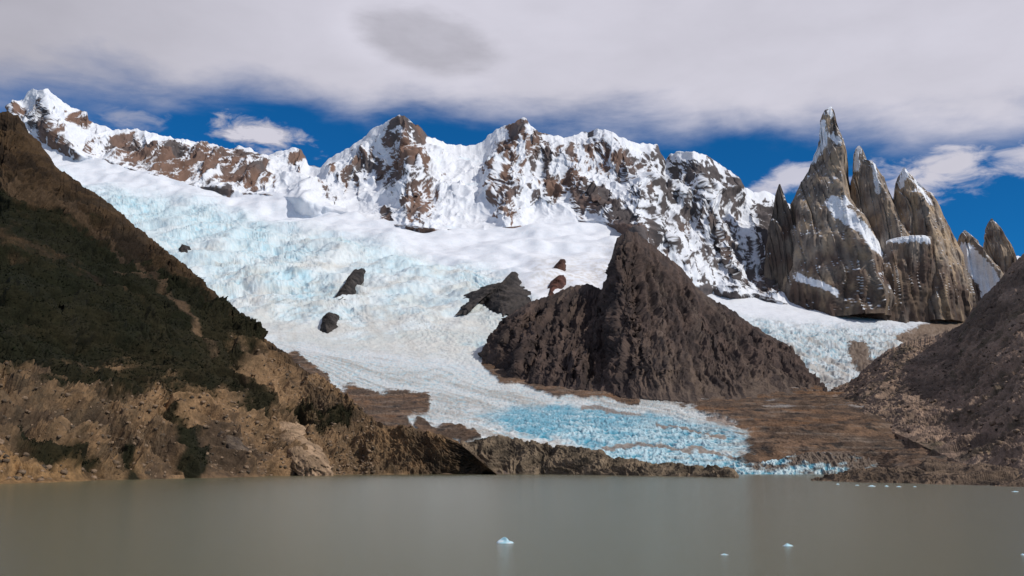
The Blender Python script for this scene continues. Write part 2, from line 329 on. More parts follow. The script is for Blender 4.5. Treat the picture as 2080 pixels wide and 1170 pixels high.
lowR=sst(0.45,0.85,fr+0.1*fbm(px/60,py/60,0*px,3))*sst(1230,1350,px)
rt=1-0.3*sst(1290,1420,px)
h=((r1-0.4)*85*rt+(r2-0.4)*42*rt+(r3-.4)*24)*edge*(1-0.5*lowR)
X,Y,Z=displace(X,Y,Z,n,h); n=gnorm(X,Y,Z)
f1=fbm(ang*30,rad/60,Z/130,5,0.65,5); 
col=mixc((0.034,0.026,0.024),(0.092,0.064,0.052),sst(-0.5,0.5,f1+0.6*(r2-.4)))
col=mixc(col,(0.030,0.023,0.022),sst(0.0,0.5,fbm(X/180,Y/180,Z/160,4,.65,19)-0.5*lowR)*0.7)
col=mixc(col,(0.115,0.085,0.065),lowR*sst(-0.5,0.3,f1)*0.8)
col=mixc(col,(0.15,0.115,0.09),sst(0.1,0.5,fbm(ang*22,rad/260,0*px,4,.6,9))*0.35)
tag(finish('brown_rock_peak',X,Y,Z,col,MAT['brown'],False),'dark brown pyramid shaped rock peak between the two glaciers','mountain',kind='structure')
# ============================================================ right slope
PX=np.arange(1660,2141,1.0).astype(f32)
sk=[(1660,812,2700),(1685,797,2700),(1700,788,2700),(1740,765,2600),(1765,740,2500),(1800,712,2450),(1840,695,2400),(1870,688,2400),(1900,682,2350),(1925,672,2300),(1950,662,2250),(1962,650,2200),(1975,630,2150),(2000,600,2100),(2030,572,2050),(2050,545,2020),(2080,515,2000),(2140,470,1900)]
bs=[(1660,822,2050),(1700,828,2000),(1750,850,1650),(1850,893,1250),(1950,940,930),(2020,965,720),(2080,986,530),(2140,992,480)]
px,py,D,S=loft(PX,[[(x,y+30,d+300) for x,y,d in sk],sk,bs,[(x,y+20,d-3) for x,y,d in bs]],[5,330,8])
fr=np.clip(S-1,0,1); edge=np.where(S<1,0.1,0.12+0.88*sst(0,0.12,fr))*(0.3+0.7*sst(1.0,0.85,fr))
py=py+fbm(px/9,0*px,0*px+14,5,.6)*7*np.where(S<=1,1,np.clip(1-fr*8,0,1))
X,Y,Z=P(px,py,D); n=gnorm(X,Y,Z); wv=fbm(X/120,Y/120,Z/120,3,.6)
r1=ridged((Z-0.7*X)/110+wv*.6,(X+0.7*Z)/380,0*X,5,0.58,12.2,True); f1=fbm((Z-0.7*X)/30+wv,(X+.7*Z)/110,0*X,6,0.68,3); f2=fbm(X/9,Y/11,Z/7,4,0.65,31)
r5=ridged(X/22,Y/30,Z/22,5,.62,71,True)
X,Y,Z=displace(X,Y,Z,n,((r1-0.4)*34+f1*6+f2*2.0+(r5-.4)*10)*edge); 
col=mixc((0.135,0.098,0.074),(0.31,0.215,0.155),sst(-0.5,0.4,f1+.4*f2))
dk=sst(0.0,0.35,cap(px+f1*30,py+f1*25,[(1950,670),(2020,620),(2110,560)],36)+0.2*f1)
col=mixc(col,(0.08,0.06,0.048),dk*.7)
col=mixc(col,(0.05,0.05,0.025),sst(0.15,0.4,fbm(X/80,Y/100,Z/50,5,0.65,41))*0.5)
col=mixc(col,(0.05,0.04,0.032),sst(0.2,0.5,fbm(X/22,Y/40,Z/12,4,0.65,51))*0.6)
col=mixc(col,(0.38,0.275,0.205),sst(0.05,0.45,fbm((Z-0.7*X)/40,(X+.7*Z)/200,0*X,5,0.65,61))*0.55)
tag(finish('hillside_right',X,Y,Z,col,MAT['slope'],False),'brown scree hillside rising at the right edge','hillside',kind='structure')
RS=(px,py,X,Y,Z,fr)
# ============================================================ left slope
PX=np.arange(-60,1010,1.0).astype(f32)
sk=[(-60,205,1550),(0,226,1500),(20,228,1500),(36,236,1500),(60,268,1500),(80,288,1500),(100,315,1500),(115,340,1500),(135,350,1500),(160,366,1500),(180,382,1500),(205,400,1500),(235,425,1500),(265,450,1500),(300,480,1500),(330,505,1500),(360,525,1480),(390,550,1480),(410,573,1470),(440,600,1460),(470,625,1450),(500,642,1440),(522,658,1430),(532,682,1420),(560,700,1400),(590,722,1380),(610,742,1370),(650,768,1340),(690,803,1300),(730,832,1270),(780,862,1230),(850,874,1200),(900,884,1180),(930,898,1160),(955,918,1150),(980,940,1130),(1000,956,1115),(1010,964,1100)]
sh=[(-60,987),(0,985),(100,982),(200,977),(380,973),(500,970),(600,967),(730,965),(1010,964)]
bs=[(x,y,float(dist_at(y,-0.5))) for x,y in sh]
def mid(x,t,k):   # concave-convex profile
    ys=np.interp(x,[p[0] for p in sk],[p[1] for p in sk]); yb=np.interp(x,[p[0] for p in bs],[p[1] for p in bs])
    ds=np.interp(x,[p[0] for p in sk],[p[2] for p in sk]); db=np.interp(x,[p[0] for p in bs],[p[2] for p in bs])
    return (x,ys*(1-t)+yb*t,ds*(1-t)**k+db*(1-(1-t)**k))
xs=[p[0] for p in sk]
px,py,D,S=loft(PX,[[(x,y+40,d+300) for x,y,d in sk],sk,[mid(x,0.5,1.15) for x in xs],[mid(x,0.85,1.1) for x in xs],bs,[(x,y+12,d-8) for x,y,d in bs]],[5,270,200,90,4])
y0=IP(px,sk); fr=np.clip((py-y0)/(IP(px,sh)-y0+1),0,1); fr=np.where(S<1,0,fr)
edge=np.where(S<1,0.1,0.12+0.88*sst(0,0.10,fr))*(0.16+0.84*sst(1.0,0.94,fr))
py=py+fbm(px/11,0*px,0*px+24,5,.6)*6*np.where(S<=1,1,np.clip(1-fr*9,0,1))*IP(px,[(700,1),(900,.5),(1000,.2)])
X,Y,Z=P(px,py,D); n=gnorm(X,Y,Z); wv=fbm(X/150,Y/150,Z/150,3,.6,2)
qa=Z+0.8*X; qb=X-0.8*Z
r1=ridged(qa/130+wv,qb/520,0*X,5,0.58,21.2,True); r2=ridged(qa/38+wv*1.6,qb/80,0*X,6,0.65,1.2,True); r4=ridged(X/20,Y/24,Z/17,5,.62,7,True)
f1=fbm(qa/38+wv*.6,qb/110,0*X,6,0.68,33); f2=fbm(X/9,Y/11,Z/7,4,0.65,35)
cw=px+f1*30; cy=py+f1*24
cliff=np.clip(np.maximum.reduce([cap(cw,cy,[(20,820),(120,840),(230,880)],120),cap(cw,cy,[(540,850),(640,930)],60),cap(cw,cy,[(640,850),(800,930),(960,930)],70),cap(cw,cy,[(200,480),(360,560),(520,670)],60),cap(cw,cy,[(0,280),(60,330),(130,400)],90)])*2,0,1)
sm=IP(px,[(600,1),(900,0.35),(1000,0.1)])
X,Y,Z=displace(X,Y,Z,n,((r1-0.4)*60*sm+((r2-0.4)*(14+28*cliff)+(r4-.4)*(3+14*cliff))*np.minimum(1,.2+sm)+f2*0.8)*edge); n=gnorm(X,Y,Z)
# colour zones
tan=(0.27,0.165,0.085); dkr=(0.070,0.047,0.030); grn=(0.008,0.010,0.004); org=(0.30,0.175,0.075)
col=mixc(dkr,tan,np.clip(sst(-0.4,0.4,f1+0.3*f2+0.5*(r2-.4))*0.85,0,1))
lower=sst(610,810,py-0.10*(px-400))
col=mixc(col*0.28,col*1.0,lower)  # cloud shadow painted in: rock colour darkened on the upper slope
col=mixc(col,np.array(org,dtype=f32)*(0.6+0.4*sst(-.3,.3,f2))[...,None],sst(0.0,0.8,cap(cw,cy,[(-60,960),(60,965),(250,985)],60))*0.7)
col=mixc(col,(0.27,0.17,0.092),sst(-0.2,0.5,cap(cw,cy,[(430,700),(520,800),(660,900),(720,960)],75)+0.4*f2)*0.5)
col=mixc(col,(0.085,0.063,0.040),cliff*sst(-0.3,0.3,fbm(X/18,Y/30,Z/18,5,0.65,71))*0.6*lower)
g=-1+0*px
def Gm(f):
    global g
    g=np.maximum(g,f)
Gm(cap(cw,cy,[(-60,560),(60,600),(150,650),(300,690),(400,730)],95)*1.3)
Gm(cap(cw,cy,[(-60,680),(60,700),(160,690)],70)*1.2)
Gm(cap(cw,cy,[(160,500),(280,580),(400,640),(500,680)],40)*0.9)
Gm(cap(cw,cy,[(0,420),(120,480),(240,560)],50)*0.8)
Gm(cap(cw,cy,[(430,750),(520,830)],34)*.6); Gm(cap(cw,cy,[(350,870),(385,950)],22)*.8); Gm(cap(cw,cy,[(100,770),(240,800),(330,780)],34)*.7); Gm(cap(cw,cy,[(20,900),(80,930),(180,945)],12)*.7)
Gm(cap(cw,cy,[(600,830),(700,850)],16)*.6);Gm(cap(cw,cy,[(240,930),(260,970)],14)*.7)
gul=np.maximum.reduce([cap(cw,cy,[(130,425),(190,470),(290,560),(370,650),(430,720)],7),cap(cw,cy,[(-20,360),(60,400),(140,440)],12),cap(cw,cy,[(60,740),(80,770)],10),cap(cw,cy,[(230,560),(330,590)],6)])
gm=sst(-0.25,0.40,g-0.7*np.clip(gul*1.5,0,1)+0.65*fbm(X/26,Y/40,Z/22,6,0.72,81)-0.02)
col=mixc(col,np.array(grn,dtype=f32),gm*0.92)
col=mixc(col,(0.085,0.058,0.038),sst(0,0.5,gul+0.5*f2)*0.35)
col=mixc(col,(0.035,0.026,0.018),sst(0.42,0.12,r2)*0.5*(1-gm))
LS=(px,py,X,Y,Z,gm,fr,n)
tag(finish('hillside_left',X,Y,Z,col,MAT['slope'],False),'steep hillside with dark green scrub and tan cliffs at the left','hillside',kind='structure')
# ============================================================ shore ridge
def shore(name,label,x0,x1,sk,sh,back,ah,seed,colA,colB,step=0.8,rows=90):
    PX=np.arange(x0,x1,step).astype(f32)
    bs=[(x,y,float(dist_at(y,-0.8))) for x,y in sh]
    skd_=[(x,y,float(np.interp(x,[b[0] for b in bs],[b[2] for b in bs]))+back) for x,y in sk]
    px,py,D,S=loft(PX,[[(x,y+14,d+60) for x,y,d in skd_],skd_,bs,[(x,y+8,d-4) for x,y,d in bs]],[8,rows,3])
    fr=np.clip(S-1,0,1); edge=np.where(S<1,0.4,0.35+0.65*sst(0,0.25,fr))*(0.3+.7*sst(1,.85,fr))
    py=py+fbm(px/16,0*px,0*px+seed,5,.6)*5*np.where(S<=1,1,np.clip(1-fr*4,0,1))
    X,Y,Z=P(px,py,D); n=gnorm(X,Y,Z); wv=pn(X/40,Y/40,Z/40+seed)
    r1=ridged(X/30+Z/40+wv,Y/60,Z/38,6,0.62,seed,True); f2=fbm(X/7,Y/9,Z/6,4,0.6,seed+3)
    X,Y,Z=displace(X,Y,Z,n,((r1-0.4)*ah+f2*1.4)*edge)
    f1=fbm(X/20,Y/30,Z/9,5,0.65,seed+9)
    col=mixc(colA,colB,sst(-0.4,0.4,f1)); col=mixc(col,(0.03,0.024,0.018),sst(0.45,0.15,r1)*0.6)
    o=finish(name,X,Y,Z,col,MAT['slope'],False); tag(o,label,'shore',kind='structure'); return (px,py,X,Y,Z)
sk=[(860,925),(900,908),(935,898),(958,893),(980,886),(1000,884),(1040,889),(1075,897),(1110,901),(1125,908),(1140,903),(1180,910),(1225,916),(1245,930),(1290,934),(1330,942),(1365,941),(1400,945),(1440,950),(1470,953),(1488,960),(1500,972)]
shore('shore_ridge','low fractured brown rock ridge along the far shore',860,1500,sk,[(860,964),(1100,965),(1300,968),(1450,971),(1500,973)],60,18,3.0,(0.10,0.077,0.053),(0.21,0.157,0.105))
sk=[(1648,978),(1665,972),(1690,963),(1715,958),(1740,952),(1770,949),(1800,951),(1830,948),(1860,949),(1885,957),(1900,968),(1912,984)]
shore('shore_point','low brown rocky point jutting into the lake at right',1648,1912,sk,[(1648,979),(1750,983),(1860,985),(1912,987)],60,9,8.0,(0.07,0.05,0.036),(0.16,0.112,0.075))
sk=[(1850,962),(1880,930),(1910,938),(1960,945),(2000,940),(2040,948),(2100,950),(2140,945)]
shore('shore_bank','dark brown rubble bank along the right shore',1850,2140,sk,[(1850,985),(1900,987),(2000,990),(2080,993),(2140,994)],110,10,13.0,(0.07,0.05,0.038),(0.17,0.12,0.082))
# ============================================================ spires
def spire(name,label,rows,dist,seed,rime,tone,maxb=560,amp=1.0,snowcaps=(),nth=300,aret=0.3,sq=1.08,dark=(540,660),bk=1.15,warm=0.5):
    ys=np.arange(rows[0][0],rows[-1][0]+0.1,1.3)
    xl=np.interp(ys,[r[0] for r in rows],[r[1] for r in rows])[:,None]; xr=np.interp(ys,[r[0] for r in rows],[r[2] for r in rows])[:,None]
    th=np.linspace(0,2*math.pi,nth,endpoint=False)[None,:]
    y=ys[:,None]+0*th
    mpp=dist/F
    a=(xr-xl)/2*mpp; b=np.minimum(a*bk,maxb)
    sqr=sq+0.2*np.clip(a/400,0,1)
    c=np.cos(th);s=np.sin(th); k=(np.abs(c)**sqr+np.abs(s)**sqr)**(-1/sqr)
    X0,Y0,Z0=P((xl+xr)/2+0*th,y,np.full(y.shape,dist))
    ar=aret*np.clip(0.7+0.8*pn(y/60,0*y,0*y+seed),-1,1)
    X=X0+a*c*k+a*ar*np.clip(-s*k,0,1)*(1-np.abs(c*k)); Y=Y0+b*s*k; Z=Z0+0*th
    ap=np.clip(a/70,0.04,1)+0*th
    n=gnorm(X,Y,Z,True)
    out=np.stack([X-X0,Y-Y0,0*X],-1)
    if (n*out).sum(-1).mean()<0: n=-n
    wv=fbm(X/260,Y/260,Z/900,2,.5,seed)
    # vertical slabs: stepped faces joined by sharp edges
    def slabs(sc,zs,sd):
        u=X/sc+wv*0.5+Z/(sc*30); us=np.floor(u)+sst(0.38,0.62,u-np.floor(u)); zz=Z/zs+us*.37; zq=np.floor(zz)+sst(.15,.85,zz-np.floor(zz)); return pn(us*1.7+sd,zq*1.3+sd,0*X)
    slab=slabs(95,420,seed); slab2=slabs(34,260,seed+9)
    r1=ridged(X/150+wv*.4,Y/150,Z/1400,3,0.5,seed,True); r2=ridged(X/26,Y/26,Z/420,3,0.55,seed+5,True); f=fbm(X/20,Y/20,Z/24,4,0.6,seed+7)
    led=ridged(X/200,Y/200,Z/110+X/300,4,0.5,seed+3,True)
    h=((r1-0.45)*60+slab*64+slab2*24+(r2-0.4)*8+(led-.4)*16+f*2)*ap*amp
    X,Y,Z=displace(X,Y,Z,n*np.array([0.22,1,0.10]),h); n=gnorm(X,Y,Z,True)
    out=np.stack([X-X0,Y-Y0,0*X],-1)
    if (n*out).sum(-1).mean()<0: n=-n
    pxx=1040+ (X/Y)*F*(cp-sp*(585-y)/F)
    st=fbm(X/16,Y/16,Z/300,4,0.6,seed+2); bl=fbm(X/110,Y/110,Z/150,4,0.55,seed+12)
    col=mixc((0.16,0.132,0.115),(0.31,0.255,0.205),sst(-0.6,0.5,st*0.45+bl+tone))
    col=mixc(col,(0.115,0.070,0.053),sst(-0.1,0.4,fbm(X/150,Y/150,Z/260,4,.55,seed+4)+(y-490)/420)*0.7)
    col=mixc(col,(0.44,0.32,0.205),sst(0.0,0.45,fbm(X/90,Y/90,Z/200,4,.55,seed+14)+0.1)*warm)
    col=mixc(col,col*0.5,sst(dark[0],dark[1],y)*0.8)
    col=mixc(col,(0.06,0.05,0.045),sst(0.30,0.14,r2)*0.55)
    sn=rime[0]*sst(rime[2],rime[1],y)+0*th
    sn=sn+1.1*(n[...,2]-0.36)+0.7*fbm(X/34,Y/34,Z/50,4,0.6,seed+8)-0.46
    for pts,w in snowcaps: sn=np.maximum(sn,cap(pxx+st*7,y+st*7+bl*7,pts,w)*1.5+0.5*f)
    sn=sst(-0.03,0.12,sn)
    col=mixc(col,np.array(SNOW,dtype=f32),sn)
    V=np.stack([X,Y,Z],-1).reshape(-1,3)
    Fc=grid_faces(X.shape[0],X.shape[1],True)
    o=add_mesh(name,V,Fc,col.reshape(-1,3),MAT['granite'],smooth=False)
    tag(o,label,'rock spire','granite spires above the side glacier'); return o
spire('rock_spire','tallest granite spire, needle topped with white rime',
 [(218,1683,1690),(224,1676,1694),(232,1672,1697),(250,1667,1701),(270,1664,1708),(285,1663,1713),(300,1658,1716),(315,1651,1719),(330,1647,1722),(350,1637,1725),(370,1625,1728),(390,1615,1731),(410,1608,1738),(430,1600,1750),(450,1594,1765),(480,1587,1785),(520,1578,1805),(560,1568,1820),(600,1556,1830),(660,1552,1840)],
 6900,2.0,(0.35,225,400),0.0,snowcaps=[([(1670,255),(1674,300)],8),([(1690,430),(1710,450),(1745,485),(1785,525)],14),([(1690,285),(1704,300)],7),([(1650,325),(1668,300)],8),([(1700,455),(1720,430)],9),([(1684,222),(1690,240)],4),([(1620,575),(1700,615)],7)],aret=0.35)
spire('rock_spire','slim leaning granite spire directly right of the tallest one',
 [(297,1742,1747),(304,1737,1752),(315,1733,1756),(328,1732,1763),(332,1731,1776),(345,1730,1786),(360,1729,1794),(380,1728,1804),(400,1726,1814),(450,1722,1842),(500,1720,1868),(560,1715,1890),(660,1715,1900)],
 6850,7.0,(0.3,300,420),-0.05,snowcaps=[([(1744,305),(1738,345)],6),([(1775,340),(1785,400)],5),([(1740,470),(1760,500)],6)],aret=.25)
spire('rock_spire','broad tan granite spire with a sloping right edge, third of the tall ones',
 [(341,1835,1839),(350,1829,1845),(360,1822,1856),(372,1817,1868),(385,1815,1882),(400,1812,1894),(420,1810,1908),(440,1806,1916),(460,1803,1926),(500,1798,1944),(550,1792,1964),(600,1785,1980),(625,1780,1984),(665,1780,1985)],
 6830,12.0,(0.3,345,430),0.25,snowcaps=[([(1838,350),(1832,380)],7),([(1860,370),(1890,420)],4),([(1800,468),(1840,485)],9)],aret=-0.25,warm=.75)
spire('rock_spire','small dark rock pinnacle at the left foot of the tallest spire',
 [(374,1582,1585),(382,1579,1588),(395,1574,1593),(410,1571,1599),(440,1566,1612),(480,1560,1622),(540,1553,1630),(600,1550,1610)],
 6900,17.0,(0.2,380,470),-0.4,dark=(340,420),warm=.1)
spire('rock_spire','small pointed grey spire below the right edge of the broad tan spire',
 [(468,1958,1961),(476,1951,1970),(490,1945,1985),(510,1945,2002),(530,1946,2015),(570,1950,2040),(640,1950,2060)],
 6950,22.0,(0.2,470,520),0.0,snowcaps=[([(1962,520),(2010,580),(2020,620)],22)])
spire('rock_spire','rightmost steep grey granite spire standing apart',
 [(444,2013,2016),(452,2007,2022),(465,2003,2030),(480,2000,2038),(495,1998,2048),(510,1996,2058),(530,1995,2066),(570,1995,2080),(640,1990,2090)],
 7000,27.0,(0.1,445,500),0.05)
spire('rock_buttress','dark sheer rock buttress with a snow ledge on top, below the spires',
 [(487,1806,1876),(490,1796,1889),(496,1792,1893),(515,1788,1900),(540,1772,1912),(570,1742,1926),(600,1718,1936),(625,1702,1945),(672,1696,1955)],
 6660,32.0,(0.0,445,500),-0.3,maxb=190,snowcaps=[([(1800,491),(1885,500)],7)],sq=1.9,aret=0.0,dark=(500,620),warm=.25,amp=.7)
bpy.data.objects['rock_buttress']['category']='rock cliff'
# ============================================================ rock outcrops
def outcrop(name,label,poly,bulge,seed,cA,cB,group=None,dfun=G,matn='brown',rough=1.0,dist_off=0):
    poly=np.array(poly,dtype=float); cx,cy=poly.mean(0); K=len(poly)
    N=140; t=np.linspace(0,K,N,endpoint=False); i=t.astype(int)%K; fr=(t-np.floor(t))[:,None]
    ring=poly[i]*(1-fr)+poly[(i+1)%K]*fr
    rr=np.linspace(0.01,1.12,44)
    px=cx+(ring[:,0]-cx)[None,:]*rr[:,None]; py=cy+(ring[:,1]-cy)[None,:]*rr[:,None]
    w=(1+0.16*fbm(px/9,py/9,0*px+seed,4,.6)); px=cx+(px-cx)*w; py=cy+(py-cy)*w
    D=dfun(px,py)+dist_off; X,Y,Z=P(px,py,D)
    h=bulge*(1.0-rr[:,None]**2.2*1.15)
    r=ridged(X/(bulge*1.3),Y/(bulge*1.5),Z/(bulge*1.6),5,0.6,seed,True); h=h+(r-0.4)*bulge*0.9*rough*np.clip(1.2-rr[:,None],0,1)
    Y=Y-h*0.85; Z=Z+h*0.35
    X=X+(r-0.4)*bulge*0.2
    f=fbm(X/bulge,Y/bulge,Z/bulge,5,0.6,seed+1)
    col=mixc(cA,cB,sst(-0.4,0.5,f))
    V=np.stack([X,Y,Z],-1).reshape(-1,3); Fc=grid_faces(X.shape[0],X.shape[1],True)
    o=add_mesh(name,V,Fc,col.reshape(-1,3),MAT[matn],smooth=False); tag(o,label,'rock outcrop',group); return o
gi='dark rock outcrops poking through the icefall'
dA,dB=(0.022,0.020,0.020),(0.07,0.06,0.055)
outcrop('rock_outcrop','tiny dark rock outcrop in the icefall nearest the left hillside',[(360,514),(370,497),(388,501),(386,520),(368,526)],50,1,dA,dB,gi,dist_off=-25)
outcrop('rock_outcrop','long thin dark rock outcrop slanting through the middle of the icefall',[(744,543),(737,565),(720,590),(702,617),(680,624),(677,608),(696,588),(706,563),(720,546)],50,2,dA,dB,gi,dist_off=-35)
outcrop('rock_outcrop','small dark rock outcrop low in the icefall below the long thin one',[(653,646),(668,634),(686,638),(684,662),(662,674),(650,666)],45,3,dA,dB,gi,dist_off=-25)
outcrop('rock_outcrop','largest dark rock outcrop, jagged, left of the brown peak in the ice',[(1045,546),(1056,550),(1052,575),(1072,590),(1070,612),(1047,634),(1022,642),(1000,627),(985,612),(965,614),(955,630),(938,628),(943,598),(975,583),(1000,576),(1030,570)],55,4,dA,dB,gi,dist_off=-35)
outcrop('rock_outcrop','small reddish dark rock outcrop in snow above the brown peak shoulder, upper of two',[(1126,540),(1138,526),(1150,524),(1148,545),(1135,558),(1125,556)],35,5,(0.04,0.022,0.018),(0.11,0.055,0.04),gi)
outcrop('rock_outcrop','reddish brown rock outcrop in snow above the brown peak shoulder, lower of two',[(1120,570),(1135,558),(1150,556),(1148,575),(1130,592),(1115,600),(1112,585)],40,6,(0.05,0.025,0.02),(0.13,0.06,0.045),gi)
# nearest hillside surface point for a photo position
def near(S_,x,y):
    k=np.argmin((S_[0]-x)**2+(S_[1]-y)**2); return S_[2].ravel()[k],S_[3].ravel()[k],S_[4].ravel()[k]
def ldist(x,y): 
    g_=near(LS,x,y); return g_[1]
d1=ldist(590,890); d2=ldist(465,903)
outcrop('rock_slab','big pale tan rounded rock slab above the lake on the left hillside',[(530,835),(560,835),(600,855),(635,880),(655,920),(668,955),(640,962),(600,950),(560,915),(528,880)],20,7,(0.19,0.13,0.08),(0.38,0.26,0.165),None,lambda x,y:d1-(y-890)*1.6,'slope',0.7,-10)
outcrop('rock_slab','small dark rounded rock slab left of the big pale one',[(430,880),(445,870),(480,885),(500,910),(498,935),(480,938),(455,918),(432,900)],14,8,(0.05,0.038,0.03),(0.12,0.09,0.065),None,lambda x,y:d2-(y-903)*1.2,'slope',0.7,-12)
# ============================================================ scattered scrub and stones (uncountable)
r_=np.random.RandomState(5)
ico=[]; t_=(1+5**.5)/2
icv=np.array([(-1,t_,0),(1,t_,0),(-1,-t_,0),(1,-t_,0),(0,-1,t_),(0,1,t_),(0,-1,-t_),(0,1,-t_),(t_,0,-1),(t_,0,1),(-t_,0,-1),(-t_,0,1)])/1.9
icf=np.array([(0,11,5),(0,5,1),(0,1,7),(0,7,10),(0,10,11),(1,5,9),(5,11,4),(11,10,2),(10,7,6),(7,1,8),(3,9,4),(3,4,2),(3,2,6),(3,6,8),(3,8,9),(4,9,5),(2,4,11),(6,2,10),(8,6,7),(9,8,1)])
def stones(name,label,cat,S_,w,count,s0,s1,cA,cB,mat):
    w=w.ravel().astype(float); w/=w.sum(); idx=r_.choice(len(w),count,p=w)
    Pp=np.stack([S_[2].ravel()[idx],S_[3].ravel()[idx],S_[4].ravel()[idx]],-1)
    sz=s0+(s1-s0)*r_.rand(count)**4
    V=icv[None]*(0.65+0.7*r_.rand(count,12,1))*sz[:,None,None]*np.array([1,1,0.75])+Pp[:,None]
    Fc=(icf[None]+12*np.arange(count)[:,None,None]).reshape(-1,3)
    c=mixc(cA,cB,r_.rand(count)); c=np.repeat(c[:,None],12,1).reshape(-1,3)
    o=add_mesh(name,V.reshape(-1,3),Fc,c,mat,smooth=False); tag(o,label,cat,kind='stuff')
def scrub(name,label,S_,w,count):
    w=w.ravel().astype(float); w/=w.sum(); idx=r_.choice(len(w),count,p=w)
    Pp=np.stack([S_[2].ravel()[idx],S_[3].ravel()[idx],S_[4].ravel()[idx]],-1)
    K=12; sz=(0.5+1.1*r_.rand(count)**2)
    cen=r_.normal(size=(count,K,1,3))*0.55; cen[...,2]=np.abs(cen[...,2])*0.9
    tri=r_.normal(size=(count,K,3,3))*0.42
    V=(cen+tri)*sz[:,None,None,None]+Pp[:,None,None]
    Fc=np.arange(count*K*3).reshape(-1,3)
    c=mixc((0.004,0.006,0.002),(0.011,0.014,0.005),r_.rand(count)); c=np.repeat(c[:,None],K*3,1).reshape(-1,3)
    o=add_mesh(name,V.reshape(-1,3),Fc,c,MAT['slope'],smooth=False); tag(o,label,'scrub',kind='stuff')
px,py,X,Y,Z,gm,fr,n=LS
scrub('scrub','dark green low scrub covering the left hillside',LS,gm**2*(fr>0.02)*(fr<0.96),13000)
stones('scree_stones','loose stones strewn over the left hillside','stones',LS,(1-gm)*(fr>0.05)*(fr<0.985)*sst(640,800,py)*(px<760),5500,0.4,2.8,(0.07,0.055,0.04),(0.27,0.185,0.12),MAT['slope'])
px,py,X,Y,Z,fr=RS
stones('scree_stones','loose stones strewn over the right hillside','stones',RS,(fr>0.03)*(fr<0.97)*(0.3+sst(1.0,.3,fr)),5000,0.5,4.0,(0.06,0.045,0.035),(0.30,0.215,0.15),MAT['slope'])
px,py,X,Y,Z=VAL
# ============================================================ icebergs
im=bpy.data.materials.new('floating_ice'); im.use_nodes=True
b=im.node_tree.nodes['Principled BSDF']; b.inputs['Roughness'].default_value=0.35
nz=im.node_tree.nodes.new('ShaderNodeTexNoise'); nz.inputs['Scale'].default_value=3
cr=im.node_tree.nodes.new('ShaderNodeValToRGB'); cr.color_ramp.elements[0].position=0.40; cr.color_ramp.elements[1].position=0.68
cr.color_ramp.elements[0].color=(0.36,0.60,0.68,1); cr.color_ramp.elements[1].color=(0.76,0.82,0.85,1)
im.node_tree.links.new(nz.outputs['Fac'],cr.inputs['Fac']); im.node_tree.links.new(cr.outputs['Color'],b.inputs['Base Color'])
def berg(label,x,y,wpx,hpx,seed,peak=0.0):
    d=dist_at(y,0.0); X0,Y0,Z0=[float(v) for v in P(np.array(float(x)),np.array(float(y)),d)]
    w=wpx*d/F/2; hh=hpx*d/F
    R_,T=14,28; rr=np.linspace(0,1,R_)[:,None]; th=np.linspace(0,2*math.pi,T,endpoint=False)[None,:]
    rad=rr*(1+0.22*fbm(np.cos(th)*1.3+seed,np.sin(th)*1.3,0*th,3))
    Xl=rad*np.cos(th)*w; Yl=rad*np.sin(th)*w*0.7
    z=hh*(1-rr**1.6)*(0.55+0.9*ridged(Xl/w*1.1+seed,Yl/w*1.1,0*Xl,3))*(1+peak*np.cos(th-2.6)*rr)-0.12*hh
    z=np.where(rr>0.97,-0.5*hh,z)
    V=np.stack([Xl,Yl,z],-1).reshape(-1,3)
    o=add_mesh('iceberg',V,grid_faces(R_,T,True)[:,::-1],None,im,smooth=False); o.location=(X0,Y0,0)
    tag(o,label,'iceberg','icebergs floating on the lake')
berg('largest floating iceberg, pale blue and white, in the middle of the lake',1027,1103,38,10,1,0.6)
berg('small white iceberg with a low peak in the right part of the lake',1600,1109,22,4.5,2,0.3)
berg('flat thin floating ice slab between the two larger icebergs, lowest in view',1472,1127,17,2.5,3)
berg('floating ice fragment cut by the right edge of the view',2077,1127,8,3,4)
berg('bit of ice near the rocky point, leftmost by the right shore',1702,984,8,1.6,5)
berg('pale ice bit just off the tip of the rocky point, second from left',1741,986,9,1.6,6)
berg('widest white ice bit close under the rocky point',1771,988,18,2.4,7)
berg('white ice bit right of the widest one under the rocky point',1801,988,9,2.2,8)
berg('thin ice bit floating off the middle of the rocky point',1826,989,12,1.6,9)
berg('ice bit floating at the right end of the rocky point',1858,989,8,1.6,10)
berg('lone ice bit floating by the right shore near the edge of view',2062,999,16,1.6,11)
# ============================================================ lake + ground
def plane(name,x0,x1,y0,y1,z,mat):
    me=bpy.data.meshes.new(name); me.from_pydata([(x0,y0,z),(x1,y0,z),(x1,y1,z),(x0,y1,z)],[],[(0,1,2,3)]); me.materials.append(mat)
    o=bpy.data.objects.new(name,me); C.objects.link(o); return o
wm=bpy.data.materials.new('silty_lake_water'); wm.use_nodes=True; nt=wm.node_tree; N=nt.nodes; L=nt.links
b=N['Principled BSDF']; b.inputs['Base Color'].default_value=(0.120,0.116,0.064,1); b.inputs['Roughness'].default_value=0.17; b.inputs['IOR'].default_value=1.33
tc=N.new('ShaderNodeTexCoord')
n1=N.new('ShaderNodeTexNoise'); n1.inputs['Scale'].default_value=1.3; n1.inputs['Detail'].default_value=7; n1.inputs['Roughness'].default_value=0.65
mp=N.new('ShaderNodeMapping'); mp.inputs['Scale'].default_value=(0.6,1.3,1); L.new(tc.outputs['Object'],mp.inputs['Vector']); L.new(mp.outputs[0],n1.inputs['Vector'])
bp=N.new('ShaderNodeBump'); bp.inputs['Strength'].default_value=0.6; bp.inputs['Distance'].default_value=0.35; L.new(n1.outputs['Fac'],bp.inputs['Height']); L.new(bp.outputs['Normal'],b.inputs['Normal'])
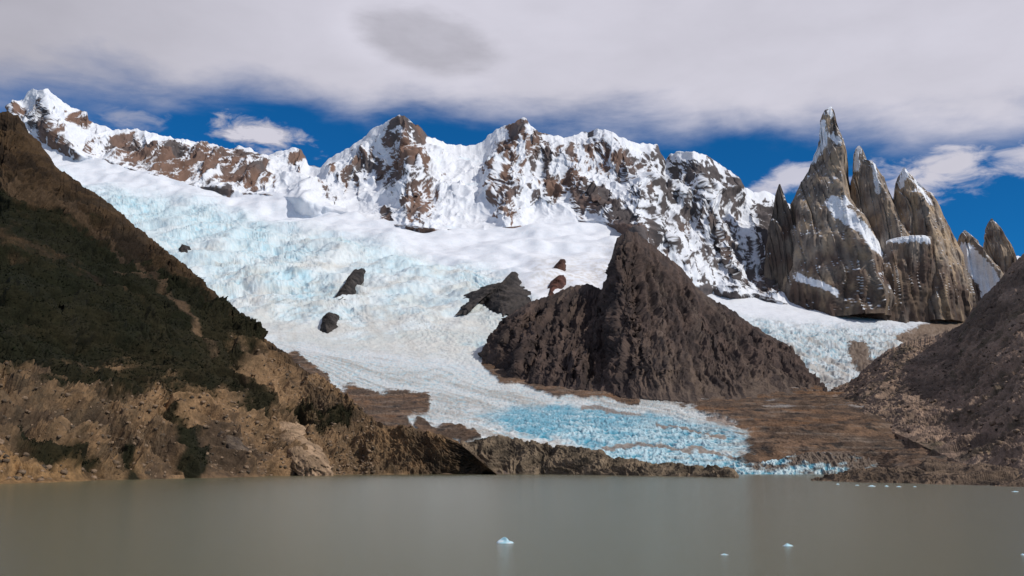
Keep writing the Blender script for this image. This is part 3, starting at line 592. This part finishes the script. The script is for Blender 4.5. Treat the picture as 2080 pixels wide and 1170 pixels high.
tag(plane('lake',-3500,3500,-300,1200,0,wm),'calm grey green silty lake','lake',kind='structure')
gmt=bpy.data.materials.new('ground_rock'); gmt.use_nodes=True; b=gmt.node_tree.nodes['Principled BSDF']; b.inputs['Roughness'].default_value=1
nz=gmt.node_tree.nodes.new('ShaderNodeTexNoise'); nz.inputs['Scale'].default_value=0.01; nz.inputs['Detail'].default_value=8
cr=gmt.node_tree.nodes.new('ShaderNodeValToRGB'); cr.color_ramp.elements[0].color=(0.07,0.05,0.04,1); cr.color_ramp.elements[1].color=(0.18,0.13,0.10,1)
tcg=gmt.node_tree.nodes.new('ShaderNodeTexCoord'); gmt.node_tree.links.new(tcg.outputs['Object'],nz.inputs['Vector'])
gmt.node_tree.links.new(nz.outputs['Fac'],cr.inputs['Fac']); gmt.node_tree.links.new(cr.outputs['Color'],b.inputs['Base Color'])
tag(plane('ground',-40000,40000,-20000,60000,-25,gmt),'brown rocky ground below the lake','ground',kind='structure')
# ============================================================ world
SUN_AZ=math.radians(121); SUN_EL=math.radians(41)      # azimuth clockwise from +Y
W=bpy.data.worlds.new('World'); bpy.context.scene.world=W; W.use_nodes=True; nt=W.node_tree; N=nt.nodes; L=nt.links
bg=N['Background']; bg.inputs['Strength'].default_value=0.1
skyn=N.new('ShaderNodeTexSky'); skyn.sky_type='NISHITA'; skyn.sun_disc=False; skyn.sun_elevation=SUN_EL; skyn.sun_rotation=SUN_AZ; skyn.altitude=1500; skyn.air_density=0.8; skyn.dust_density=0.1; skyn.ozone_density=4
def inp(node,i,v):
    if isinstance(v,(int,float)): node.inputs[i].default_value=v
    else: L.new(v,node.inputs[i])
def M(op,a,b=0.0,c=0.0,clamp=False):
    nd=N.new('ShaderNodeMath'); nd.operation=op; nd.use_clamp=clamp; inp(nd,0,a); inp(nd,1,b)
    if op in('MULTIPLY_ADD',): inp(nd,2,c)
    return nd.outputs[0]
def MR(v,a,b_,c=0.0,d=1.0,smooth=True):
    nd=N.new('ShaderNodeMapRange'); nd.interpolation_type='SMOOTHSTEP' if smooth else 'LINEAR'; inp(nd,'Value',v)
    for k,x in zip(('From Min','From Max','To Min','To Max'),(a,b_,c,d)): nd.inputs[k].default_value=x
    return nd.outputs['Result']
tc=N.new('ShaderNodeTexCoord'); sx=N.new('ShaderNodeSeparateXYZ'); L.new(tc.outputs['Generated'],sx.inputs[0])
az=M('ARCTAN2',sx.outputs[0],sx.outputs[1]); el=M('ARCSINE',sx.outputs[2])
def azel(x,y):
    a=(x-1040)/F;b_=(585-y)/F; v=(a,cp-sp*b_,sp+cp*b_); return math.atan2(v[0],v[1]),math.asin(v[2]/math.sqrt(sum(q*q for q in v)))
def noise(sa,se,off,detail=8,rough=0.55,dist=0.0):
    cb=N.new('ShaderNodeCombineXYZ'); inp(cb,0,M('MULTIPLY',az,sa)); inp(cb,1,M('MULTIPLY',el,se)); cb.inputs[2].default_value=off
    nn=N.new('ShaderNodeTexNoise'); nn.inputs['Scale'].default_value=1; nn.inputs['Detail'].default_value=detail; nn.inputs['Roughness'].default_value=rough; nn.inputs['Distortion'].default_value=dist
    L.new(cb.outputs[0],nn.inputs['Vector']); return M('SUBTRACT',nn.outputs['Fac'],0.5)
nA=noise(7,26,0.3,9,0.58,0.3); nB=noise(3,10,4.3,6,0.5); nC=noise(26,60,8.3,8,0.6,0.4); nE=noise(12,24,6.3,7,0.55,0.3)
# deck lower edge by azimuth
ep=[(-400,230),(0,205),(200,205),(330,215),(480,200),(620,205),(720,232),(900,240),(1000,245),(1150,258),(1350,268),(1600,282),(1750,280),(1850,290),(1950,290),(2080,275),(2500,280)]
rp=N.new('ShaderNodeValToRGB'); els=rp.color_ramp.elements
pts=[]
for x,y in ep: a,e=azel(x,y); pts.append(((a+1.0)/2.0,e))
els[0].position=pts[0][0]; els[0].color=(pts[0][1],)*3+(1,); els[1].position=pts[-1][0]; els[1].color=(pts[-1][1],)*3+(1,)
for p,e in pts[1:-1]: q=els.new(p); q.color=(e,e,e,1)
L.new(M('MULTIPLY_ADD',az,0.5,0.5),rp.inputs['Fac'])
edge_=rp.outputs['Color']
def ellm(x,y,rx,ry,nz=0.0,noisev=None,tilt=0.0,n2=0.0):
    a,e=azel(x,y); ra=rx/F; re=ry/F
    da=M('SUBTRACT',az,a); de=M('SUBTRACT',el,e)
    de=M('ADD',de,M('MULTIPLY',da,tilt))
    u=M('DIVIDE',da,ra); v=M('DIVIDE',de,re)
    r=M('SUBTRACT',1.0,M('SQRT',M('ADD',M('MULTIPLY',u,u),M('MULTIPLY',v,v))))
    if noisev is not None: r=M('ADD',r,M('MULTIPLY',noisev,nz))
    if n2: r=M('ADD',r,M('MULTIPLY',nC,n2))
    return r
dd=M('SUBTRACT',el,edge_)
m0=MR(M('ADD',M('ADD',dd,M('MULTIPLY',nA,0.06)),M('MULTIPLY',nE,0.04)),-0.020,0.040)
# thin blue gaps at left
gap=MR(ellm(190,118,150,36,2.6,nA,0.1,1.2),-0.1,1.1); gap2=MR(ellm(60,195,150,32,2.2,nA,0,1.5),-0.1,0.9)
m0=M('MULTIPLY',m0,M('SUBTRACT',1.0,M('MULTIPLY',gap,0.3))); m0=M('MULTIPLY',m0,M('SUBTRACT',1.0,M('MULTIPLY',gap2,0.5)))
# separate small clouds
p1=MR(ellm(530,272,112,38,2.6,nC,0.10),0.0,0.7)
p2=MR(ellm(1900,350,190,55,2.4,nC,-0.15),0.0,0.9); p3=MR(ellm(1610,362,90,34,2.0,nC,-0.2),0.0,0.7,0,0.9); p4=MR(ellm(240,232,130,40,2.6,nC),0.0,1.1,0,0.55)
p5=MR(ellm(2080,320,110,40,2.0,nC),0.0,0.8,0,0.9)
mk=m0
for p in (p1,p2,p3,p4,p5): mk=M('MAXIMUM',mk,p)
over=MR(el,0.55,1.0,1.0,0.35); mk=M('MULTIPLY',mk,over)
# cloud tone
lent=MR(ellm(868,82,175,76,0.55,nA,0.20,0.35),-0.06,0.50)
rim=MR(ellm(850,92,230,110,0.6,nA,0.20),0.0,0.5)
tone=M('ADD',0.63,M('MULTIPLY',nB,0.20)); tone=M('ADD',tone,M('MULTIPLY',nE,0.12)); tone=M('ADD',tone,M('MULTIPLY',rim,0.04))
tone=M('MULTIPLY',tone,MR(az,-0.58,-0.10,0.74,1.0))
tone=M('MULTIPLY',tone,M('SUBTRACT',1.0,M('MULTIPLY',lent,M('ADD',0.27,M('MULTIPLY',nA,0.5)))))
tone=M('MAXIMUM',tone,M('MULTIPLY',p1,0.66))
cc=N.new('ShaderNodeCombineXYZ'); inp(cc,0,M('MULTIPLY',tone,9.6)); inp(cc,1,M('MULTIPLY',tone,9.4)); inp(cc,2,M('MULTIPLY',tone,10.7))
tint=N.new('ShaderNodeMix'); tint.data_type='RGBA'; tint.blend_type='MULTIPLY'; tint.inputs['Factor'].default_value=1.0
L.new(skyn.outputs[0],tint.inputs['A']); tint.inputs['B'].default_value=(0.07,0.60,0.94,1)
mx=N.new('ShaderNodeMix'); mx.data_type='RGBA'; L.new(mk,mx.inputs['Factor']); L.new(tint.outputs['Result'],mx.inputs['A']); L.new(cc.outputs[0],mx.inputs['B'])
L.new(mx.outputs['Result'],bg.inputs['Color'])
# ============================================================ sun + camera
s=bpy.data.lights.new('sun','SUN'); s.energy=3.1; s.angle=math.radians(0.5); s.color=(1,0.95,0.88)
so=bpy.data.objects.new('sun',s); C.objects.link(so)
from mathutils import Vector
dv=Vector((math.sin(SUN_AZ)*math.cos(SUN_EL),math.cos(SUN_AZ)*math.cos(SUN_EL),math.sin(SUN_EL)))
so.rotation_euler=dv.to_track_quat('Z','Y').to_euler(); so.location=(0,0,500)
cam=bpy.data.cameras.new('camera'); cam.lens=35; cam.sensor_width=36; cam.clip_end=80000; cam.clip_start=0.5
co=bpy.data.objects.new('camera',cam); C.objects.link(co); co.location=(0,0,CH); co.rotation_euler=(math.pi/2+PITCH,0,0)
sc=bpy.context.scene; sc.camera=co; sc.view_settings.view_transform='Standard'; sc.view_settings.look='None'; sc.view_settings.exposure=0
